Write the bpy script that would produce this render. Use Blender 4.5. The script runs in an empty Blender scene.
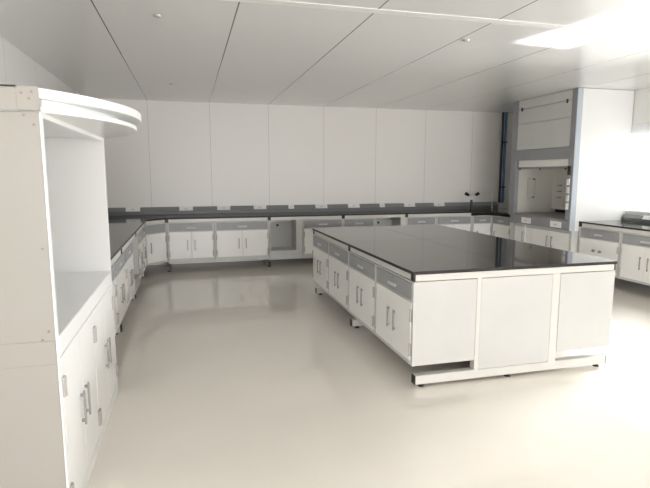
import bpy, bmesh, math
from mathutils import Vector, Matrix

C = bpy.context.scene.collection
PI = math.pi
ROOM = dict(x0=-1.52, x1=6.20, y0=-13.0, y1=8.95, h=2.70)
TOP = 0.85            # worktop height
SLAB = 0.022          # worktop thickness

# ------------------------------------------------------------------ materials
def mat(name, col, rough=0.5, metal=0.0, spec=0.5, coat=0.0):
    m = bpy.data.materials.new(name); m.use_nodes = True
    b = m.node_tree.nodes['Principled BSDF']
    b.inputs['Base Color'].default_value = (*col, 1)
    b.inputs['Roughness'].default_value = rough
    b.inputs['Metallic'].default_value = metal
    b.inputs['Specular IOR Level'].default_value = spec
    b.inputs['Coat Weight'].default_value = coat
    return m

def noisy(name, c1, c2, scale, rough, spec=0.5, detail=3.0, bump=0.0, stretch=(1, 1, 1), r2=None):
    m = mat(name, c1, rough, 0, spec)
    nt = m.node_tree; N = nt.nodes; L = nt.links; b = N['Principled BSDF']
    tc = N.new('ShaderNodeTexCoord'); mp = N.new('ShaderNodeMapping')
    mp.inputs['Scale'].default_value = stretch
    nz = N.new('ShaderNodeTexNoise'); nz.inputs['Scale'].default_value = scale; nz.inputs['Detail'].default_value = detail
    rp = N.new('ShaderNodeValToRGB')
    rp.color_ramp.elements[0].position = .35; rp.color_ramp.elements[1].position = .65
    rp.color_ramp.elements[0].color = (*c1, 1); rp.color_ramp.elements[1].color = (*c2, 1)
    L.new(tc.outputs['Object'], mp.inputs['Vector']); L.new(mp.outputs['Vector'], nz.inputs['Vector'])
    L.new(nz.outputs['Fac'], rp.inputs['Fac']); L.new(rp.outputs['Color'], b.inputs['Base Color'])
    if r2 is not None:
        mr = N.new('ShaderNodeMapRange'); mr.inputs['To Min'].default_value = rough; mr.inputs['To Max'].default_value = r2
        L.new(nz.outputs['Fac'], mr.inputs['Value']); L.new(mr.outputs['Result'], b.inputs['Roughness'])
    if bump:
        bp = N.new('ShaderNodeBump'); bp.inputs['Strength'].default_value = bump; bp.inputs['Distance'].default_value = .01
        L.new(nz.outputs['Fac'], bp.inputs['Height']); L.new(bp.outputs['Normal'], b.inputs['Normal'])
    return m

def panelled(name, col, line, rough, spec, axis, off, pitch, width, c2=None):
    """sandwich panels: thin joint lines every `pitch` along one object axis"""
    m = mat(name, col, rough, 0, spec)
    nt = m.node_tree; N = nt.nodes; L = nt.links; b = N['Principled BSDF']
    tc = N.new('ShaderNodeTexCoord'); sp = N.new('ShaderNodeSeparateXYZ'); L.new(tc.outputs['Object'], sp.inputs[0])
    def math_(op, a, bb=None):
        n = N.new('ShaderNodeMath'); n.operation = op
        L.new(a, n.inputs[0])
        if bb is not None: n.inputs[1].default_value = bb
        return n.outputs[0]
    v = math_('SUBTRACT', sp.outputs['XYZ'.index(axis)], off - pitch / 2)
    v = math_('DIVIDE', v, pitch); v = math_('FRACT', v); v = math_('SUBTRACT', v, 0.5); v = math_('ABSOLUTE', v)
    v = math_('LESS_THAN', v, width / pitch / 2)
    nz = N.new('ShaderNodeTexNoise'); nz.inputs['Scale'].default_value = .9; L.new(tc.outputs['Object'], nz.inputs['Vector'])
    mx0 = N.new('ShaderNodeMixRGB'); mx0.inputs[1].default_value = (*col, 1); mx0.inputs[2].default_value = (*(c2 or col), 1)
    L.new(nz.outputs['Fac'], mx0.inputs[0])
    mx = N.new('ShaderNodeMixRGB'); L.new(v, mx.inputs[0]); L.new(mx0.outputs[0], mx.inputs[1]); mx.inputs[2].default_value = (*line, 1)
    L.new(mx.outputs[0], b.inputs['Base Color'])
    return m

M = {}
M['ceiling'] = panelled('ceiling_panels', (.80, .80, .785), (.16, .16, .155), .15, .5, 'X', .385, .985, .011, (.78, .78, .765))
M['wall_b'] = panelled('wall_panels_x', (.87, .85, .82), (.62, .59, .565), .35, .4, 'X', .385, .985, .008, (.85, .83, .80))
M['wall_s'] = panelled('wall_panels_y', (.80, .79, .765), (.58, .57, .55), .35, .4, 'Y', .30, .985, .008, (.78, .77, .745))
M['floor'] = noisy('epoxy_floor', (.84, .795, .73), (.865, .82, .755), 1.6, .045, .7, 4, 0, (1, 1, 1), .085)
M['strip'] = mat('white_joint_strip', (.86, .86, .84), .35)
M['paint'] = noisy('white_coat_dimmed', (.57, .572, .558), (.59, .592, .578), 3, .32, .5)  # same white as the doors, darkened to offset strong light on end faces
M['door'] = noisy('white_coat_brightened', (.865, .86, .84), (.885, .88, .86), 3, .3, .5)  # same white as the bodies, lightened to make up for weak light
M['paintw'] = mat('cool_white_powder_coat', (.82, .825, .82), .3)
M['frame'] = mat('white_frame_steel', (.655, .645, .62), .3)
M['grey'] = noisy('grey_drawer_front', (.30, .305, .315), (.325, .33, .34), 5, .38, .5)
M['greyd'] = mat('grey_trunking', (.15, .153, .158), .42)
M['greyl'] = mat('grey_trunking_lid', (.23, .235, .24), .38)
M['pull'] = mat('pale_pull', (.56, .57, .59), .35)
M['handle'] = mat('handle_metal', (.36, .355, .36), .38, .5)
M['hinge'] = mat('hinge_metal', (.48, .46, .43), .4, .5)
M['black'] = mat('black_plastic', (.012, .012, .012), .4)
M['top'] = noisy('black_resin_top', (.030, .0285, .0265), (.040, .0375, .0345), 9, .04, 1.0, 5, 0, (1, 1, 1), .07)
M['topedge'] = mat('black_resin_edge', (.03, .029, .027), .5, 0, .3)
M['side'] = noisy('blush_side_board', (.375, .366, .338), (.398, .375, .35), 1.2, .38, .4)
M['screw'] = mat('screw_head', (.30, .25, .20), .4, .3)
M['socket'] = mat('socket_plate', (.88, .88, .86), .3)
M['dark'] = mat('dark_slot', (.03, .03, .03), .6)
M['hoodgrey'] = noisy('hood_grey_coat', (.27, .275, .29), (.29, .295, .31), 4, .35, .5)
M['hoodblue'] = mat('pale_blue_grey_coat', (.48, .53, .59), .3)
M['liner'] = noisy('hood_liner', (.86, .845, .80), (.83, .815, .77), 2, .35, .5)
M['hoodtop'] = noisy('hood_grey_worktop', (.22, .20, .18), (.32, .29, .26), 8, .35)
M['blue'] = mat('blue_pipe', (.08, .18, .38), .4)
M['steel'] = mat('steel', (.6, .6, .6), .3, 1)

def glass():
    m = bpy.data.materials.new('window_glass'); m.use_nodes = True
    nt = m.node_tree; N = nt.nodes; L = nt.links; N.clear()
    o = N.new('ShaderNodeOutputMaterial'); t = N.new('ShaderNodeBsdfTransparent'); g = N.new('ShaderNodeBsdfGlossy')
    g.inputs['Roughness'].default_value = .02; t.inputs[0].default_value = (.95, .97, .96, 1)
    f = N.new('ShaderNodeFresnel'); f.inputs[0].default_value = 1.45; x = N.new('ShaderNodeMixShader')
    L.new(f.outputs[0], x.inputs[0]); L.new(t.outputs[0], x.inputs[1]); L.new(g.outputs[0], x.inputs[2]); L.new(x.outputs[0], o.inputs[0])
    return m
def blind():
    m = bpy.data.materials.new('translucent_blind'); m.use_nodes = True
    nt = m.node_tree; N = nt.nodes; L = nt.links; N.clear()
    o = N.new('ShaderNodeOutputMaterial'); t = N.new('ShaderNodeBsdfTranslucent'); d = N.new('ShaderNodeBsdfDiffuse')
    t.inputs[0].default_value = (.95, .95, .95, 1); d.inputs[0].default_value = (.9, .9, .9, 1)
    x = N.new('ShaderNodeMixShader'); x.inputs[0].default_value = .4
    L.new(t.outputs[0], x.inputs[1]); L.new(d.outputs[0], x.inputs[2]); L.new(x.outputs[0], o.inputs[0])
    return m
M['glass'] = glass(); M['blind'] = blind()

# ------------------------------------------------------------------ mesh helpers
class MB:
    def __init__(self): self.bm = bmesh.new()
    def box(self, x0, x1, y0, y1, z0, z1, bev=0.0, seg=2):
        b = bmesh.new()
        v = [b.verts.new((x, y, z)) for x in (x0, x1) for y in (y0, y1) for z in (z0, z1)]
        for f in ((0, 1, 3, 2), (4, 6, 7, 5), (0, 4, 5, 1), (2, 3, 7, 6), (0, 2, 6, 4), (1, 5, 7, 3)): b.faces.new([v[i] for i in f])
        bmesh.ops.recalc_face_normals(b, faces=b.faces[:])
        if bev > 0: bmesh.ops.bevel(b, geom=b.edges[:], offset=bev, segments=seg, affect='EDGES', profile=.5)
        self._add(b); return self
    def prism(self, pts, a0, a1, axis='z', bev=0.0):
        """polygon pts extruded along axis; pts are the other two coords in xyz order"""
        b = bmesh.new()
        def P(p, a): return {'z': (p[0], p[1], a), 'x': (a, p[0], p[1]), 'y': (p[0], a, p[1])}[axis]
        lo = [b.verts.new(P(p, a0)) for p in pts]; hi = [b.verts.new(P(p, a1)) for p in pts]
        n = len(pts); b.faces.new(lo); b.faces.new(hi[::-1])
        for i in range(n): b.faces.new((lo[i], hi[i], hi[(i + 1) % n], lo[(i + 1) % n]))
        bmesh.ops.recalc_face_normals(b, faces=b.faces[:])
        if bev > 0: bmesh.ops.bevel(b, geom=b.edges[:], offset=bev, segments=2, affect='EDGES', profile=.5)
        self._add(b); return self
    def tube(self, p0, p1, r0, r1=None, n=14):
        p0 = Vector(p0); p1 = Vector(p1); r1 = r0 if r1 is None else r1
        b = bmesh.new(); d = p1 - p0
        bmesh.ops.create_cone(b, cap_ends=True, segments=n, radius1=r0, radius2=r1, depth=d.length)
        bmesh.ops.transform(b, matrix=Matrix.Translation((p0 + p1) / 2) @ d.to_track_quat('Z', 'Y').to_matrix().to_4x4(), verts=b.verts[:])
        self._add(b); return self
    def _add(self, b):
        me = bpy.data.meshes.new('tmp'); b.to_mesh(me); b.free(); self.bm.from_mesh(me); bpy.data.meshes.remove(me)
    def build(self, name, m, parent=None, smooth=False):
        me = bpy.data.meshes.new(name); self.bm.to_mesh(me); self.bm.free()
        if smooth:
            for p in me.polygons: p.use_smooth = True
        me.materials.append(M[m]); o = bpy.data.objects.new(name, me); C.objects.link(o)
        if parent is not None: o.parent = parent
        return o

def tag(o, label=None, cat=None, group=None, kind=None):
    if label: o['label'] = label
    if cat: o['category'] = cat
    if group: o['group'] = group
    if kind: o['kind'] = kind
    return o
def thing(name, label, cat, loc=(0, 0, 0), rz=0, group=None):
    o = bpy.data.objects.new(name, None); C.objects.link(o); o.empty_display_size = .1
    o.location = loc; o.rotation_euler = (0, 0, rz)
    return tag(o, label, cat, group)
def dup(root, loc, rz, label=None, group=None):
    r = root.copy(); C.objects.link(r); r.location = loc; r.rotation_euler = (0, 0, rz)
    if label: r['label'] = label
    if group: r['group'] = group
    for ch in list(root.children):
        c = ch.copy(); C.objects.link(c); c.parent = r
        for g in list(ch.children):
            d = g.copy(); C.objects.link(d); d.parent = c
    return r
def struct(o): o['kind'] = 'structure'; return o

# ------------------------------------------------------------------ room shell
x0, x1, y0, y1, H = ROOM['x0'], ROOM['x1'], ROOM['y0'], ROOM['y1'], ROOM['h']
T = .12
struct(MB().box(x0 - T, x1 + T, y0 - T, y1 + T, -.1, 0).build('floor', 'floor'))
struct(MB().box(x0 - T, x1 + T, y0 - T, y1 + T, H, H + .1).build('ceiling', 'ceiling'))
struct(MB().box(x0 - T, x1 + T, y1, y1 + T, 0, H).build('wall_back', 'wall_b'))
struct(MB().box(x0, x1, 3.655, 3.745, H - .004, H + .004).build('trim_1', 'strip'))

WINS = [(5.12, 6.25), (3.84, 4.87), (1.55, 3.30)]       # window_2 is the one beside the hood; last is unseen, added for light
SILL, HEAD = .99, 2.20
ADDED_LWINS = [(-5.4, -3.4), (-2.8, -.4)]  # unseen windows, put in to light the island's aisle side
def side_wall(name, xa, xb, wins):
    m = MB(); ys = sorted([w for p in wins for w in p]); edges = [y0] + ys + [y1]
    for i in range(0, len(edges), 2): m.box(xa, xb, edges[i], edges[i + 1], 0, H)
    for a, b in wins: m.box(xa, xb, a, b, 0, SILL); m.box(xa, xb, a, b, HEAD, H)
    return struct(m.build(name, 'wall_s'))
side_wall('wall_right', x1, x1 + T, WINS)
side_wall('wall_left', x0 - T, x0, ADDED_LWINS)
NW = (-1.0, 5.6, .3, 2.5)       # guessed window strip behind the camera, unseen, set far back to even the light
m = MB().box(x0, NW[0], y0 - T, y0, 0, H).box(NW[1], x1, y0 - T, y0, 0, H).box(NW[0], NW[1], y0 - T, y0, 0, NW[2]).box(NW[0], NW[1], y0 - T, y0, NW[3], H)
struct(m.build('wall_front', 'wall_b'))
for i, (a, b) in enumerate(WINS + ADDED_LWINS):
    w = .045; X = x1 + .05 if i < len(WINS) else x0 - .10
    fr = MB().box(X, X + .05, a, a + w, SILL, HEAD).box(X, X + .05, b - w, b, SILL, HEAD).box(X, X + .05, a + w, b - w, SILL, SILL + w).box(X, X + .05, a + w, b - w, HEAD - w, HEAD)
    fo = struct(fr.build('window_%d' % (i + 1), 'strip'))
    MB().box(X + .02, X + .028, a + w, b - w, SILL + w, HEAD - w).build('pane', 'glass', fo)
    if i in (0, 2): MB().box(x1 - .006, x1 - .003, a - .02, b + .02, SILL - .03, HEAD + .02).build('roller_blind', 'blind', fo)  # blind on the unseen window is added to hold back sun
fr = MB(); w = .05; Y = y0 - .08
for k in range(5):
    xx = NW[0] + (NW[1] - NW[0] - w) * k / 4; fr.box(xx, xx + w, Y, Y + .05, NW[2], NW[3])
fr.box(NW[0], NW[1], Y, Y + .05, NW[2], NW[2] + w).box(NW[0], NW[1], Y, Y + .05, NW[3] - w, NW[3])
fo = struct(fr.build('window_6', 'strip'))
MB().box(NW[0] + .01, NW[1] - .01, Y + .02, Y + .028, NW[2] + .02, NW[3] - .02).build('pane', 'glass', fo)

# ------------------------------------------------------------------ lab cabinets
# local frame: x = width 0..w, front face at y=0 looking to -y, z from the floor
ZB, ZT = .165, .774
def handle_bar(mb, x, z0, z1, y=0.0):
    mb.box(x - .0085, x + .0085, y - .021, y - .012, z0, z1, .004)
    mb.box(x - .005, x + .005, y - .014, y, z0 + .010, z0 + .022).box(x - .005, x + .005, y - .014, y, z1 - .022, z1 - .010)
def cabinet(w, d, name, label, loc, rz, group, doors=2, knobs=False, zb=ZB, pull=True, db=.030):
    t = thing(name, label, 'cabinet', loc, rz, group)
    g = .004
    b = MB().box(.002, w - .002, .012, d, zb, ZT, .002)
    st = .026
    b.box(.002, st, .0, .014, zb, ZT).box(w - st, w - .002, .0, .014, zb, ZT)
    b.box(st, w - st, .0, .014, zb, zb + db - .003).box(st, w - st, .0, .014, ZT - .012, ZT).box(st, w - st, .001, .014, .629, .637)
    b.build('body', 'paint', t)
    a0, a1 = st + g, w - st - g
    dr = MB().box(a0, a1, -.006, .012, .640, ZT - .015, .003).build('drawer', 'grey', t)
    c = w / 2
    hw = min(.075, w * .16)
    if pull: MB().box(c - hw, c + hw, -.016, -.005, .676, .704, .004).build('drawer_handle', 'pull', dr)
    if w > .5 and pull: MB().box(c - .012, c + .012, -.009, -.005, .735, .749, .002).build('card_clip', 'greyl', dr)
    n = doors
    for k in range(n):
        d0 = a0 + (a1 - a0) * k / n + (g / 2 if k else 0); d1 = a0 + (a1 - a0) * (k + 1) / n - (g / 2 if k < n - 1 else 0)
        do = MB().box(d0, d1, -.006, .012, zb + db, .626, .003).build('door', 'door', t)
        hx = (d1 - .055 if k == 0 else d0 + .055) if n == 2 else d0 + .07
        h = MB()
        if knobs: h.tube((hx, -.006, .47), (hx, -.03, .47), .012).tube((hx, -.03, .47), (hx, -.04, .47), .022, .018)
        else: handle_bar(h, hx, .335, .50, -.004)
        h.build('handle', 'handle', do)
        for z in (.235, .485):
            ex = d0 - .003 if k == 0 and n == 2 else d1 + .003
            MB().box(ex - .009, ex + .009, -.013, -.004, z, z + .09, .003).tube((ex, -.012, z), (ex, -.012, z + .09), .006).build('hinge', 'hinge', do)
    if name == 'corner_cabinet' and pull: MB().box(.03, w - .03, .06, d - .02, 0, zb + .001).build('plinth', 'paint', t)
    if not pull: MB().box(.004, w - .034, .002, .04, ZT + .003, TOP - SLAB - .002, .003).build('top_rail', 'frame', t)
    return t
def open_cabinet(w, d, name, label, loc, rz, group):
    t = thing(name, label, 'cabinet', loc, rz, group)
    s = .02
    b = MB().box(.002, s, 0, d, .135, ZT).box(w - .105, w - .002, 0, d, .135, ZT)
    b.box(s, w - .105, 0, d, .135, .275)
    b.build('body', 'paint', t)
    bp = MB().box(s, w - .105, .40, .412, .275, .700).build('back_panel', 'paint', t)
    cx = s + (w - .125) * .42
    MB().tube((cx, .402, .655), (cx, .390, .655), .022, .02).build('cable_cap', 'dark', bp)
    MB().box(s, w - .105, .46, .47, .275, ZT).build('rear_board', 'hinge', t)
    return t

# C-frame leg in local frame: along y from front (0) to rear (d), centred on x=0
def leg(parent, x, d, yc, name='leg', foot_front=.0, mirror=False):
    """one welded C leg: foot beam, column near the rear, top beam; caps and levelling feet are sub-parts"""
    m = MB().box(x - .023, x + .023, foot_front + .012, d, .024, .092, .004)
    m.box(x - .025, x + .025, yc - .03, yc + .03, .085, .78, .004)
    m.box(x - .025, x + .025, .012, d, .777, .826, .003)
    o = m.build(name, 'frame', parent)
    MB().box(x - .0235, x + .0235, foot_front, foot_front + .014, .0235, .0925, .003).build('end_cap', 'black', o)
    MB().box(x - .026, x + .026, -.003, .013, .776, .8275, .003).build('end_cap', 'black', o)
    for y in (foot_front + .06, d - .08):
        MB().tube((x, y, .0), (x, y, .010), .024, .020).tube((x, y, .010), (x, y, .026), .008).build('levelling_foot', 'black', o)
    return o
def rails(parent, xs, d):
    for a, b in zip(xs[:-1], xs[1:]):
        MB().box(a + .026, b - .026, .004, .044, .778, .826, .003).build('front_rail', 'frame', parent)
        MB().box(a + .026, b - .026, d - .05, d - .01, .778, .826, .003).build('rear_rail', 'frame', parent)
def slab(name, pts, label, group=None, z1=TOP, bev=.0015):
    o = MB().prism(pts, z1 - SLAB, z1, 'z', bev).build(name, 'top')
    o.data.materials.append(M['topedge'])
    for p in o.data.polygons:
        if p.normal.z < .95: p.material_index = 1
    return tag(o, label, 'worktop', group)

R = PI / 2
# ---- island -----------------------------------------------------------------
IX0, IX1, IY0, IY1 = 1.477, 3.200, 3.197, 6.195
IM, IS = 2.34, 4.80
gi = 'island worktop slabs'
def rect(a, b, c, d): return [(a, c), (b, c), (b, d), (a, d)]
slab('worktop', rect(IX0, IM - .0004, IY0, IS - .0004), 'black worktop slab of the island at the corner with the aisle and panelled end', gi)
slab('worktop', rect(IM + .0004, IX1, IY0, IS - .0004), 'black worktop slab of the island at the panelled end, on the window side', gi)
slab('worktop', rect(IX0, IM - .0004, IS + .0004, IY1), 'black worktop slab of the island at the end toward the back wall, aisle side', gi)
slab('worktop', rect(IM + .0004, IX1, IS + .0004, IY1), 'black worktop slab of the island at the end toward the back wall, window side', gi)
isl = thing('bench_frame', 'white welded steel frame with long feet carrying the island bench', 'bench frame', ((IX0 + IX1) / 2, IY0, 0))
hx = (IX1 - IX0) / 2 - .012
def island_leg(y):
    m = MB().box(-hx + .03, hx - .03, y - .0, y + .06, .024, .090, .004)
    for c, hwid in ((-.336, .0170), (.317, .033)):
        m.box(c - hwid, c + hwid, y, y + .06, .085, .78, .003)
    m.box(-hx + .012, hx - .012, y, y + .05, .779, .8265, .003)
    o = m.build('leg', 'frame', isl)
    for s in (-1, 1):
        a, b = sorted((s * (hx - .031), s * (hx - .024)))
        MB().box(a, b, y - .0005, y + .0605, .0235, .0905, .003).build('end_cap', 'black', o)
        a, b = sorted((s * (hx - .013), s * (hx + .003)))
        MB().box(a, b, y - .0005, y + .0505, .778, .827, .003).build('end_cap', 'black', o)
        for xx in (s * (hx - .09),):
            MB().tube((xx, y + .03, 0), (xx, y + .03, .010), .024, .020).tube((xx, y + .03, .01), (xx, y + .03, .026), .008).build('levelling_foot', 'black', o)
    MB().tube((-.05, y + .03, 0), (-.05, y + .03, .010), .024, .020).tube((-.05, y + .03, .01), (-.05, y + .03, .026), .008).build('levelling_foot', 'black', o)
L_ = IY1 - IY0
for y in (.004, L_ / 2 - .03, L_ - .066): island_leg(y)
for y in (.006, L_ - .022):
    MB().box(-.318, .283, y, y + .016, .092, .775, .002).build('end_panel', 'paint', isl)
for s in (-1, 1):
    a, b = sorted((s * (hx - .004), s * (hx - .044)))
    for ya, yb in ((.056, L_ / 2 - .032), (L_ / 2 + .032, L_ - .068)):
        MB().box(a, b, ya, yb, .779, .826, .002).build('rail', 'frame', isl)
cw = L_ / 4
words = ['at the panelled end', 'second from the panelled end', 'third from the panelled end', 'at the far end']
CD = .495
for k in range(4):
    ya = IY0 + .002 + (k + 1) * cw * .9985
    n = cabinet(cw - .003, CD, 'lab_cabinet', 'white two-door cabinet with grey drawer on island aisle side, ' + words[k], (IX0 + .012, ya, 0), -R, 'cabinets on the aisle side of the island')
for k in range(4):
    yb = IY0 + .003 + k * cw * .9985
    n = cabinet(cw - .003, CD, 'lab_cabinet', 'white two-door cabinet with grey drawer on island window side, ' + words[k], (IX1 - .012, yb, 0), R, 'cabinets on the window side of the island')

# ---- back run ----------------------------------------------------------------
BY = 8.205
bf = thing('bench_frame', 'white steel frame with black-capped feet carrying the bench along the back wall', 'bench frame', (0, BY - .012, 0))
bx = [-.345, 1.245, 2.495, 3.645, 4.925]
for x in bx: leg(bf, x, .70, .66, foot_front=.03)
rails(bf, bx, .70)
gb = 'cabinets in the back wall bench'
cabinet(.718, .49, 'lab_cabinet', 'white two-door cabinet with grey drawer, beside the angled corner cabinet', (-.344, BY, 0), 0, gb, zb=.135, db=.072)
cabinet(.868, .49, 'lab_cabinet', 'wide white two-door cabinet with grey drawer, beside the open doorless cabinet in view', (.376, BY, 0), 0, gb, zb=.135, db=.072)
open_cabinet(.549, .49, 'open_cabinet', 'white doorless cabinet with recessed back panel and round hole cap, fully in view', (1.246, BY, 0), 0, 'open cabinets in the back wall bench')
cabinet(.697, .49, 'lab_cabinet', 'white cabinet on the other side of the doorless cabinet, half behind the island', (1.797, BY, 0), 0, gb, zb=.135, db=.072)
cabinet(.571, .49, 'lab_cabinet', 'white cabinet behind the island showing only its grey drawer, before the pale gap', (2.495, BY, 0), 0, gb, zb=.135, db=.072)
open_cabinet(.575, .49, 'open_cabinet', 'white doorless cabinet mostly hidden behind the island corner', (3.068, BY, 0), 0, 'open cabinets in the back wall bench')
cabinet(.573, .49, 'lab_cabinet', 'white cabinet showing a grey drawer just past the hidden doorless cabinet', (3.645, BY, 0), 0, gb, zb=.135, db=.072)
cabinet(.708, .49, 'lab_cabinet', 'white cabinet with wide grey drawer under the black twin-head eyewash tap', (4.22, BY, 0), 0, gb, zb=.135, db=.072)
cabinet(.40, .49, 'corner_cabinet', 'narrow white cabinet with grey drawer tucked in the corner past the eyewash', (4.935, BY, 0), 0, gb, doors=1, zb=.135, db=.072)
cabinet(.563, .60, 'corner_cabinet', 'narrow white cabinet with grey drawer touching the fume hood', (5.337, 8.203, 0), -R, gb, doors=1, zb=.135, db=.072)
slab('worktop', rect(-.345, 2.494, BY - .018, 8.945), 'black glossy worktop along the back wall beside the angled corner', 'wall bench worktops')
slab('worktop', rect(2.496, 4.929, BY - .018, 8.945), 'black glossy worktop along the back wall behind the island', 'wall bench worktops')
slab('worktop', [(4.931, BY - .018), (5.31, BY - .018), (5.31, 7.625), (6.19, 7.625), (6.19, 8.945), (4.931, 8.945)], 'black L-shaped worktop in the corner between back wall and fume hood', 'wall bench worktops')

# ---- left corner (angled cabinet) ---------------------------------------------
P0 = Vector((-.655, 7.93)); P1 = Vector((-.347, 8.200))
ang = math.atan2(P1.y - P0.y, P1.x - P0.x)
wd = (P1 - P0).length
cabinet(wd, .40, 'corner_cabinet', 'narrow white angled cabinet with one door filling the corner of the wall benches', (P0.x, P0.y, 0), ang, None, doors=1, pull=False)
slab('worktop', [(-.347, BY - .018), (-.347, 8.945), (-1.51, 8.945), (-1.51, 7.901), (-.628, 7.901)], 'black corner worktop behind the angled corner cabinet', 'wall bench worktops')

# ---- left run -------------------------------------------------------------------
LX = -.640
lf = thing('bench_frame', 'white steel frame with black-capped feet carrying the bench along the left-hand wall', 'bench frame', (LX + .012, 0, 0), R)
# local x -> world +y, local y -> world -x
ly = [3.76, 5.08, 6.46, 7.86]
for y in ly: leg(lf, y, .80, .66, foot_front=.035)
rails(lf, ly, .80)
gl = 'cabinets in the bench past the storage cabinet'
lc = [(3.765, .833, 'white cabinet with grey drawer mostly hidden behind the tall storage cabinet'),
      (4.60, .762, 'white cabinet with grey drawer emerging just past the tall storage cabinet'),
      (5.364, .762, 'white cabinet with grey drawer before the pale doorless unit of the same bench'),
      (6.798, .53, 'narrow white cabinet with grey drawer just past the pale doorless unit'),
      (7.33, .55, 'narrow white cabinet with grey drawer butting against the angled corner cabinet')]
for y, w, lab in lc: cabinet(w, .49, 'lab_cabinet', lab, (LX, y, 0), R, gl)
open_cabinet(.668, .49, 'open_cabinet', 'pale doorless cabinet seen edge-on in the bench past the storage cabinet', (LX, 6.128, 0), R, None)
slab('worktop', rect(-1.51, -.625, 3.755, 7.899), 'black worktop leading from the tall storage cabinet to the far corner', 'wall bench worktops')

# ---- right run --------------------------------------------------------------------
RX = 5.40
rf = thing('bench_frame', 'white steel frame with black-capped feet carrying the bench beside the fume hood', 'bench frame', (RX - .012, 0, 0), -R)
# local x -> world -y, local y -> world +x
ry = [6.085, 4.58, 3.06]
for y in ry: leg(rf, -y, .76, .66, foot_front=.05)
rails(rf, sorted(-y for y in ry), .76)
gr = 'cabinets in the bench beside the fume hood'
cabinet(.735, .49, 'lab_cabinet', 'white cabinet with grey drawer and two round knobs, next to the fume hood', (RX, 6.11, 0), -R, gr, knobs=True)
cabinet(.765, .49, 'lab_cabinet', 'white cabinet with grey drawer and bar handles, second from the fume hood', (RX, 5.37, 0), -R, gr)
cabinet(.765, .49, 'lab_cabinet', 'white cabinet with grey drawer, third from the fume hood', (RX, 4.60, 0), -R, gr)
cabinet(.765, .49, 'lab_cabinet', 'white cabinet with grey drawer, fourth from the fume hood', (RX, 3.83, 0), -R, gr)
slab('worktop', rect(5.385, 6.19, 3.03, 6.115), 'black worktop beside the white flank of the fume hood', 'wall bench worktops')

# ------------------------------------------------------------------ service trunking with sockets
def trunk(label, loc, rz, length, socks):
    """local x along the wall, back at y=0, front toward -y"""
    t = thing('service_trunking', label, 'trunking', loc, rz, 'grey service trunking')
    pr = [(0, 0), (-.085, 0), (-.085, .055), (-.050, .124), (0, .124)]
    MB().prism(pr, 0, length, 'x', .003).build('trunking_body', 'greyd', t)
    # sloping lid strip
    n = Vector((-.063, -.035)).normalized() * -1
    a = Vector((-.0835, .060)); b = Vector((-.0525, .1205)); o = Vector((-.063 * 0 - .0035, .002))
    MB().prism([tuple(a), tuple(b), tuple(b + o), tuple(a + o)], .002, length - .002, 'x').build('trunking_lid', 'greyl', t)
    for s, w in socks:
        o2 = Vector((-.009, .005))
        p = MB().prism([tuple(a), tuple(b + Vector((.0, .006))), tuple(b + o2 + Vector((0, .006))), tuple(a + o2)], s - w / 2, s + w / 2, 'x', .001).build('socket', 'socket', t)
        c = (a + b) / 2 + Vector((-.0095, .006)); u = (b - a).normalized()
        q = MB()
        for dx in ((-.012, .012) if w < .15 else (-.022, -.008, .008, .022)):
            q.prism([tuple(c - u * .010), tuple(c + u * .010), tuple(c + u * .010 + Vector((-.002, .001))), tuple(c - u * .010 + Vector((-.002, .001)))], s + dx - .004, s + dx + .004, 'x')
        q.build('socket_holes', 'hinge', p)
    return t
bs = [(-.89, .22), (-.05, .22), (.57, .22), (1.19, .22), (1.74, .10), (2.29, .22), (2.90, .22), (3.45, .10), (4.0, .22), (4.61, .22)]
trunk('grey service trunking with white sockets along the foot of the back wall', (-1.42, 8.945, TOP + .001), 0, 7.30, [(x + 1.42, w) for x, w in bs])
trunk('grey service trunking on the worktop hidden behind the tall storage cabinet', (-1.515, 3.78, TOP + .001), R, 5.06, [(1.2, .22), (2.6, .22)])
trunk('grey service trunking with a white socket on the worktop beside the fume hood', (6.195, 6.09, TOP + .001), -R, 3.0, [(.47, .24), (1.6, .22)]).scale = (1, 1, .72)

# ------------------------------------------------------------------ eyewash and pipes in the far corner
ew = thing('eyewash_tap', 'black twin-head eyewash tap standing on the back wall worktop', 'eyewash tap', (5.045, 8.45, TOP))
MB().tube((0, 0, .0005), (0, 0, .018), .034, .030).tube((0, 0, .015), (0, 0, .20), .020).build('stem', 'black', ew)
MB().tube((0, 0, .20), (0, 0, .235), .017).tube((0, 0, .225), (-.085, -.01, .270), .012).tube((0, 0, .225), (.085, -.01, .270), .012).tube((-.085, -.01, .265), (-.085, -.01, .292), .012).tube((.085, -.01, .265), (.085, -.01, .292), .012).build('yoke', 'paintw', ew)
for s in (-1, 1):
    MB().tube((s * .070, -.012, .284), (s * .135, -.015, .316), .024, .030).build('spray_head', 'black', ew)
tag(MB().tube((5.93, 8.90, .961), (5.93, 8.90, H - .002), .022).build('service_pipe', 'black'), 'black vertical pipe in the corner beside the blue pipe', 'pipe')
bp = thing('service_pipe', 'blue vertical pipe in the corner next to the fume hood', 'pipe', (6.0, 8.90, 0))
MB().tube((0, 0, .961), (0, 0, H - .002), .024, n=18).build('pipe_run', 'blue', bp)
for z in (1.25, 2.12):
    MB().box(-.034, .034, -.030, .049, z, z + .025, .004).build('pipe_clamp', 'black', bp)
tag(MB().tube((5.735, 8.845, .853), (5.735, 8.845, 1.20), .013).build('conduit', 'paintw'), 'thin white upright conduit rising from the trunking near the blue pipe', 'conduit')

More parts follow.
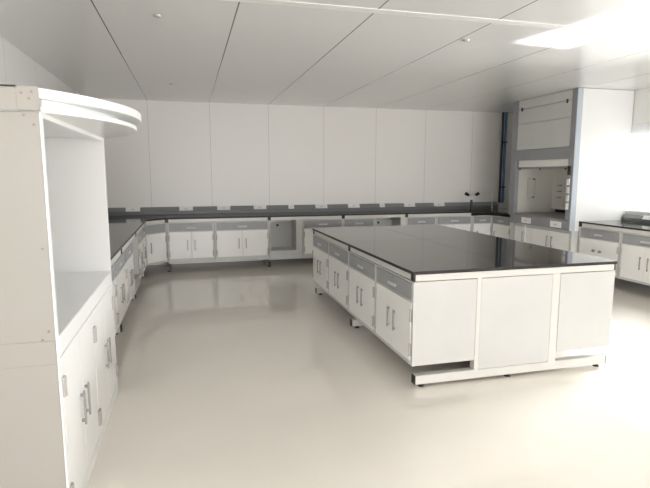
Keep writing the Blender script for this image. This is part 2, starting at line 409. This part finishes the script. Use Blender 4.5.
# ------------------------------------------------------------------ fume hood
HX, HY0, HY1 = 5.245, 6.125, 7.60       # front plane, near flank, far flank
hd = thing('fume_hood', 'tall grey and white fume hood with raised sash against the window wall', 'fume hood', (HX, HY0, 0))
W = HY1 - HY0; D = x1 - .01 - HX         # local: x depth 0..D, y 0..W
b = MB().box(.065, D, .004, W - .004, .10, .705, .002).box(.12, D, .02, W - .02, 0, .10)
b.box(.045, .067, .004, .05, .10, .705).box(.045, .067, W - .12, W - .004, .10, .705)
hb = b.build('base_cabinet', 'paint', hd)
dy = [(.055, .46), (.465, .87), (.875, 1.05), (1.055, 1.345)]
for k, (a, c) in enumerate(dy):
    o = MB().box(.050, .066, a + .002, c - .002, .125, .66, .003).build('door', 'door', hb)
    if k != 2:
        hy = {0: c - .05, 1: a + .05, 3: a + .05}[k]
        MB().box(.022, .032, hy - .009, hy + .009, .42, .585, .003).box(.03, .051, hy - .006, hy + .006, .43, .442).box(.03, .051, hy - .006, hy + .006, .562, .575).build('handle', 'handle', hb)
MB().box(.038, .052, 1.045, 1.062, .12, .69, .003).build('edge_strip', 'strip', hb)
# grey front apron with two double sockets
ap = MB().prism([(0.0, .715), (.06, .715), (.06, .868), (.028, .868), (.0, .845)], .07, W - .15, 'y', .002).build('apron', 'hoodgrey', hd)
for c in (.29, .98):
    s = MB().box(-.010, .001, c - .115, c + .115, .735, .825, .003).build('socket', 'socket', ap)
    MB().box(-.0125, -.009, c - .03, c - .018, .77, .79).box(-.0125, -.009, c + .018, c + .03, .77, .79).box(-.0125, -.009, c - .006, c + .006, .765, .785).build('socket_holes', 'hinge', s)
MB().box(.04, D - .01, .075, W - .075, .845, .868, .004).build('hood_worktop', 'hoodtop', hd)
# side walls, roof, posts
MB().box(.085, D, 0, .035, .707, H - .004, .002).build('flank_panel', 'paintw', hd)
MB().box(.06, D, W - .03, W, .707, H - .004, .002).build('flank_panel', 'paint', hd)
MB().prism([(0, .004), (.10, .004), (.10, .07), (0, .07)], .715, H - .004, 'z').box(0, .05, .068, .112, .868, H - .004).build('front_post', 'hoodgrey', hd)
MB().prism([(-.003, .008), (.003, .008), (.003, .003), (.080, .003), (.080, -.004), (.003, -.004), (-.003, .001)], .712, H - .004, 'z').build('post_edge', 'hoodblue', hd)
MB().box(0, .07, W - .145, W, .85, H - .004, .003).box(.045, .07, W - .145, W, .70, .85).build('front_post', 'hoodgrey', hd)
cp = MB().box(-.004, .004, .052, .108, 1.00, 1.64, .001).build('control_strip', 'hoodgrey', hd)
dp = MB().box(-.012, -.003, .050, .108, 1.505, 1.63, .003).build('display', 'black', cp)
for z in (1.36, 1.245, 1.13, 1.015):
    s = MB().box(-.012, -.003, .052, .106, z, z + .09, .003).build('socket', 'socket', cp)
# header, upper panels
MB().box(.0, .05, .105, W - .145, 1.735, 1.905, .003).build('header', 'hoodgrey', hd)
pa = MB().box(.004, .04, .108, W - .148, 1.908, 2.315, .002).box(.004, .04, .108, W - .148, 2.319, 2.55, .002).build('upper_panel', 'paint', hd)
pt = MB().box(.004, .04, .108, W - .148, 2.555, H - .006, .002).build('top_panel', 'paint', hd)
for yy in (.205, W - .245):
    MB().box(-.012, .005, yy - .013, yy + .013, 2.52, 2.575, .004).build('latch', 'black', pa)
# interior liner
MB().box(D - .12, D - .11, .04, W - .035, .925, 1.741, .0).build('baffle', 'liner', hd)
MB().box(D - .04, D - .02, .04, W - .035, .868, 1.9, .0).build('rear_liner', 'dark', hd)
MB().box(.075, D - .02, .036, .046, .868, 1.9).build('side_liner', 'liner', hd)
sl = MB().box(.075, D - .02, W - .042, W - .031, .868, 1.9).build('side_liner', 'liner', hd)
MB().box(.05, D - .02, .04, W - .035, 1.742, 1.75).build('roof_liner', 'liner', hd)
ba = hd.children[-5]
fr = MB()
for (a, c, z0_, z1_) in ((.32, .47, 1.444, 1.450), (.32, .47, 1.11, 1.116), (.32, .326, 1.11, 1.45), (.464, .47, 1.11, 1.45)):
    fr.box(a, c, W - .046, W - .041, z0_, z1_)
fr.build('inspection_cover', 'hinge', hd)
for xx, zz in ((.44, 1.43), (.44, 1.13)):
    MB().box(xx - .02, xx + .02, W - .052, W - .041, zz - .009, zz + .009, .003).build('cover_clip', 'dark', hd)
for zz in (1.33, 1.23, 1.13):
    MB().tube((D - .12, 1.215, zz), (D - .17, 1.215, zz), .012).box(D - .19, D - .165, 1.175, 1.255, zz - .007, zz + .007, .003).build('service_valve', 'hinge', hd)
sa = MB().box(.022, .048, .108, W - .150, 1.600, 1.632, .004).box(.03, .042, .108, .14, 1.632, 1.735).box(.03, .042, W - .18, W - .15, 1.632, 1.735).build('sash_frame', 'greyl', hd)
MB().box(.034, .038, .14, W - .18, 1.632, 1.735).build('sash_fascia', 'liner', sa)
for yy in (.18, W * .5, W - .24):
    MB().box(.012, .023, yy - .018, yy + .018, 1.585, 1.605, .003).build('sash_stop', 'dark', sa)

# ------------------------------------------------------------------ tall storage cabinet with bowed canopy
SX, SY0, SY1, SB = -.530, 2.195, 3.700, -1.50     # front plane, near and far faces, back
sc = thing('storage_cabinet', 'tall white storage cabinet with an open niche and a rounded overhanging canopy', 'storage cabinet', (SX, SY0, 0))
SW = SY1 - SY0; SD = SX - SB
# local: x 0 at front (negative = back), y 0..SW
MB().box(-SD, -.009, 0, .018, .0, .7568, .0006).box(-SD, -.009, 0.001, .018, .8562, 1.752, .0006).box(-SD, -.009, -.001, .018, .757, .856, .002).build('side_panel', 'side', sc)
MB().box(-.0085, .0, -.001, .024, .0, 1.752, .003).build('edge_trim', 'paintw', sc)
MB().box(-SD, .0, SW - .022, SW, .0, 1.752, .002).build('side_panel', 'paintw', sc)
MB().box(-SD, -SD + .016, .02, SW - .022, .05, 1.752).build('back_panel', 'paintw', sc)
MB().box(-SD + .02, -.024, .026, SW - .024, .05, .775).box(-SD + .1, -.03, .03, SW - .03, 0, .05).build('carcass', 'paintw', sc)
MB().box(-SD + .016, .004, .024, SW - .022, .782, .868, .006).build('niche_shelf', 'paintw', sc)
MB().box(-.03, .0, .024, SW - .022, 0.0, .060, .002).build('plinth', 'paintw', sc)
dd = [(.030, .385), (.389, .745), (.755, 1.110), (1.114, 1.470)]
for k, (a, c) in enumerate(dd):
    o = MB().box(-.020, .0, a, c, .066, .774, .003).build('door', 'paintw', sc)
    hy = c - .05 if k % 2 == 0 else a + .05
    MB().box(.012, .021, hy - .008, hy + .008, .33, .50, .004).box(-.002, .014, hy - .006, hy + .006, .345, .358).box(-.002, .014, hy - .006, hy + .006, .472, .485).build('handle', 'handle', o)
    ex = a + .006 if k % 2 == 0 else c - .006
    for z in (.125, .605):
        MB().box(-.001, .009, ex - .016, ex + .016, z, z + .085, .003).tube((.008, ex, z), (.008, ex, z + .085), .006).build('hinge', 'hinge', o)
# canopy: two bowed boards with a recess between
def bow(sag, y_a, y_b, xoff, n=40):
    h = (y_b - y_a) / 2; r = (h * h + sag * sag) / (2 * sag); cxx = xoff + sag - r; cyy = (y_a + y_b) / 2
    a = math.asin(min(1, h / r)); a = a if sag <= r else PI - a
    return [(cxx + r * math.cos(t), cyy + r * math.sin(t)) for t in [-a + 2 * a * i / n for i in range(n + 1)]]
def canopy(name, sag, ya, yb, z0_, z1_, m, xback=-SD):
    p = bow(sag, ya, yb, 0)
    return MB().prism([(xback, ya)] + p + [(xback, yb)], z0_, z1_, 'z', .004).build(name, m, sc)
canopy('canopy_top', .295, -.004, SW + .01, 1.802, 1.842, 'paintw')
canopy('canopy_spacer', .19, .03, SW - .03, 1.772, 1.804, 'paintw')
canopy('canopy_soffit', .27, .01, SW - .01, 1.753, 1.774, 'paintw')
MB().box(-.045, .0, .024, SW - .022, 1.732, 1.753, .002).build('front_rail', 'paintw', sc)
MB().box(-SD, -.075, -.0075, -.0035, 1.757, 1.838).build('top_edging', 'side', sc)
MB().box(-SD, -.075, -.008, .010, 1.842, 1.848).build('shadow_gap_strip', 'dark', sc)  # dark strip standing in for the shadow gap above the side panel
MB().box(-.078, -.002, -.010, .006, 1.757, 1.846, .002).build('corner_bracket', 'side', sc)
for xx, zz in ((-.06, 1.82), (-.035, 1.80), (-.025, 1.825), (-.06, 1.74), (-.028, 1.705), (-.03, 1.23), (-.055, .862), (-.03, .895)):
    yy = -.012 if zz > 1.757 else -.003
    MB().tube((xx, yy, zz), (xx, .004, zz), .005, n=10).build('screw', 'screw', sc)

# ------------------------------------------------------------------ small caps on the ceiling
for (xx, yy, r, lab) in ((-.183, 4.213, .03, 'small grey round cap on the ceiling above the aisle'),
                         (2.43, 4.265, .03, 'small grey round cap on the ceiling above the island'),
                         (-.176, 7.276, .025, 'tiny dark round cap on the ceiling toward the back wall')):
    tag(MB().tube((xx, yy, H), (xx, yy, H - .014), r, r * .8, 18).build('ceiling_cap', 'hinge'), lab, 'ceiling cap', 'caps on the ceiling')

# ------------------------------------------------------------------ light
PW = dict(sun=15, w1=8, w2=104, w3=26, front=780, left=36, world=.9, glint=4.2)
def area(name, loc, direction, sx, sy, power, col=(1, 1, 1), spread=PI):
    l = bpy.data.lights.new(name, 'AREA'); l.shape = 'RECTANGLE'; l.size = sx; l.size_y = sy; l.energy = power; l.color = col; l.spread = spread
    o = bpy.data.objects.new(name, l); C.objects.link(o); o.location = loc
    o.rotation_euler = Vector(direction).to_track_quat('-Z', 'Y').to_euler(); return o
SUND = Vector((-1.35, -.27, -1.0)).normalized()
s = bpy.data.lights.new('sun', 'SUN'); s.energy = PW['sun']; s.angle = math.radians(.6); s.color = (1, .97, .92)
so = bpy.data.objects.new('sun', s); C.objects.link(so); so.location = (12, 6, 6); so.rotation_euler = SUND.to_track_quat('-Z', 'Y').to_euler()
DAY = (.995, .988, .995)
for i, (a, b) in enumerate(WINS):
    area('daylight_fill', (x1 + .03, (a + b) / 2, (SILL + HEAD) / 2), (-1, -.45 if i == 1 else 0, -.22 if i == 1 else .12), HEAD - SILL - .1, (b - a) - .1, PW[('w1', 'w2', 'w3')[i]] * (b - a), DAY, math.radians(108) if i == 1 else PI)
area('daylight_fill', ((NW[0] + NW[1]) / 2, y0 + .03, (NW[2] + NW[3]) / 2), (0, 1, .04), NW[1] - NW[0] - .1, NW[3] - NW[2] - .1, PW['front'], DAY)
for a, b in ADDED_LWINS:  # lamps at the added windows, brightening the island doors
    area('daylight_fill', (x0 - .03, (a + b) / 2, (SILL + HEAD) / 2), (1, 0, .12), HEAD - SILL - .1, (b - a) - .1, PW['left'] * (b - a), DAY)
# sunlight mirrored off the glossy black worktop beside the hood, up to the ceiling
up = Vector((SUND.x, SUND.y, -SUND.z))
l = bpy.data.lights.new('sun_glint', 'AREA'); l.shape = 'RECTANGLE'; l.spread = math.radians(2.0); l.energy = PW['glint']; l.color = (1, .98, .95)
o = bpy.data.objects.new('sun_glint', l); C.objects.link(o)
u = (Vector((0, 1, 0)) - up * up.y).normalized(); v = up.cross(u)
# axes: local -Z = up, local X = u
zc = -up; yc = zc.cross(u)
o.matrix_world = Matrix(((u.x, yc.x, zc.x, 0), (u.y, yc.y, zc.y, 0), (u.z, yc.z, zc.z, 0), (0, 0, 0, 1)))
cc = Vector((3.205, 3.75, H)); k = (H - .95) / up.z
o.location = cc - up * k
l.size = 1.04; l.size_y = .62 * up.z / math.hypot(up.x, up.z) * 1.08

w = bpy.data.worlds.new('sky'); bpy.context.scene.world = w; w.use_nodes = True
bg = w.node_tree.nodes['Background']; bg.inputs[0].default_value = (.80, .90, 1.0, 1); bg.inputs[1].default_value = PW['world']

# ------------------------------------------------------------------ camera
cx, cy, F = 325, 244, 511
d = Vector((188 - cx, cy - 174, -F)).normalized()
dZ = Vector((0, -d.z, d.y)).normalized(); dX = d.cross(dZ)
cam = bpy.data.cameras.new('camera'); co = bpy.data.objects.new('camera', cam); C.objects.link(co)
cam.sensor_fit = 'HORIZONTAL'; cam.sensor_width = 36; cam.lens = 36 * F / 650; cam.clip_start = .05
co.matrix_world = Matrix(((dX.x, dX.y, dX.z, 0), (d.x, d.y, d.z, 0), (dZ.x, dZ.y, dZ.z, 1.52), (0, 0, 0, 1)))
S = bpy.context.scene; S.camera = co
S.view_settings.view_transform = 'Standard'; S.view_settings.look = 'None'; S.view_settings.gamma = 1
S.view_settings.use_curve_mapping = False; S.view_settings.exposure = 0.06
S.cycles.max_bounces = 10; S.cycles.diffuse_bounces = 6; S.cycles.caustics_reflective = False; S.cycles.sample_clamp_indirect = 6
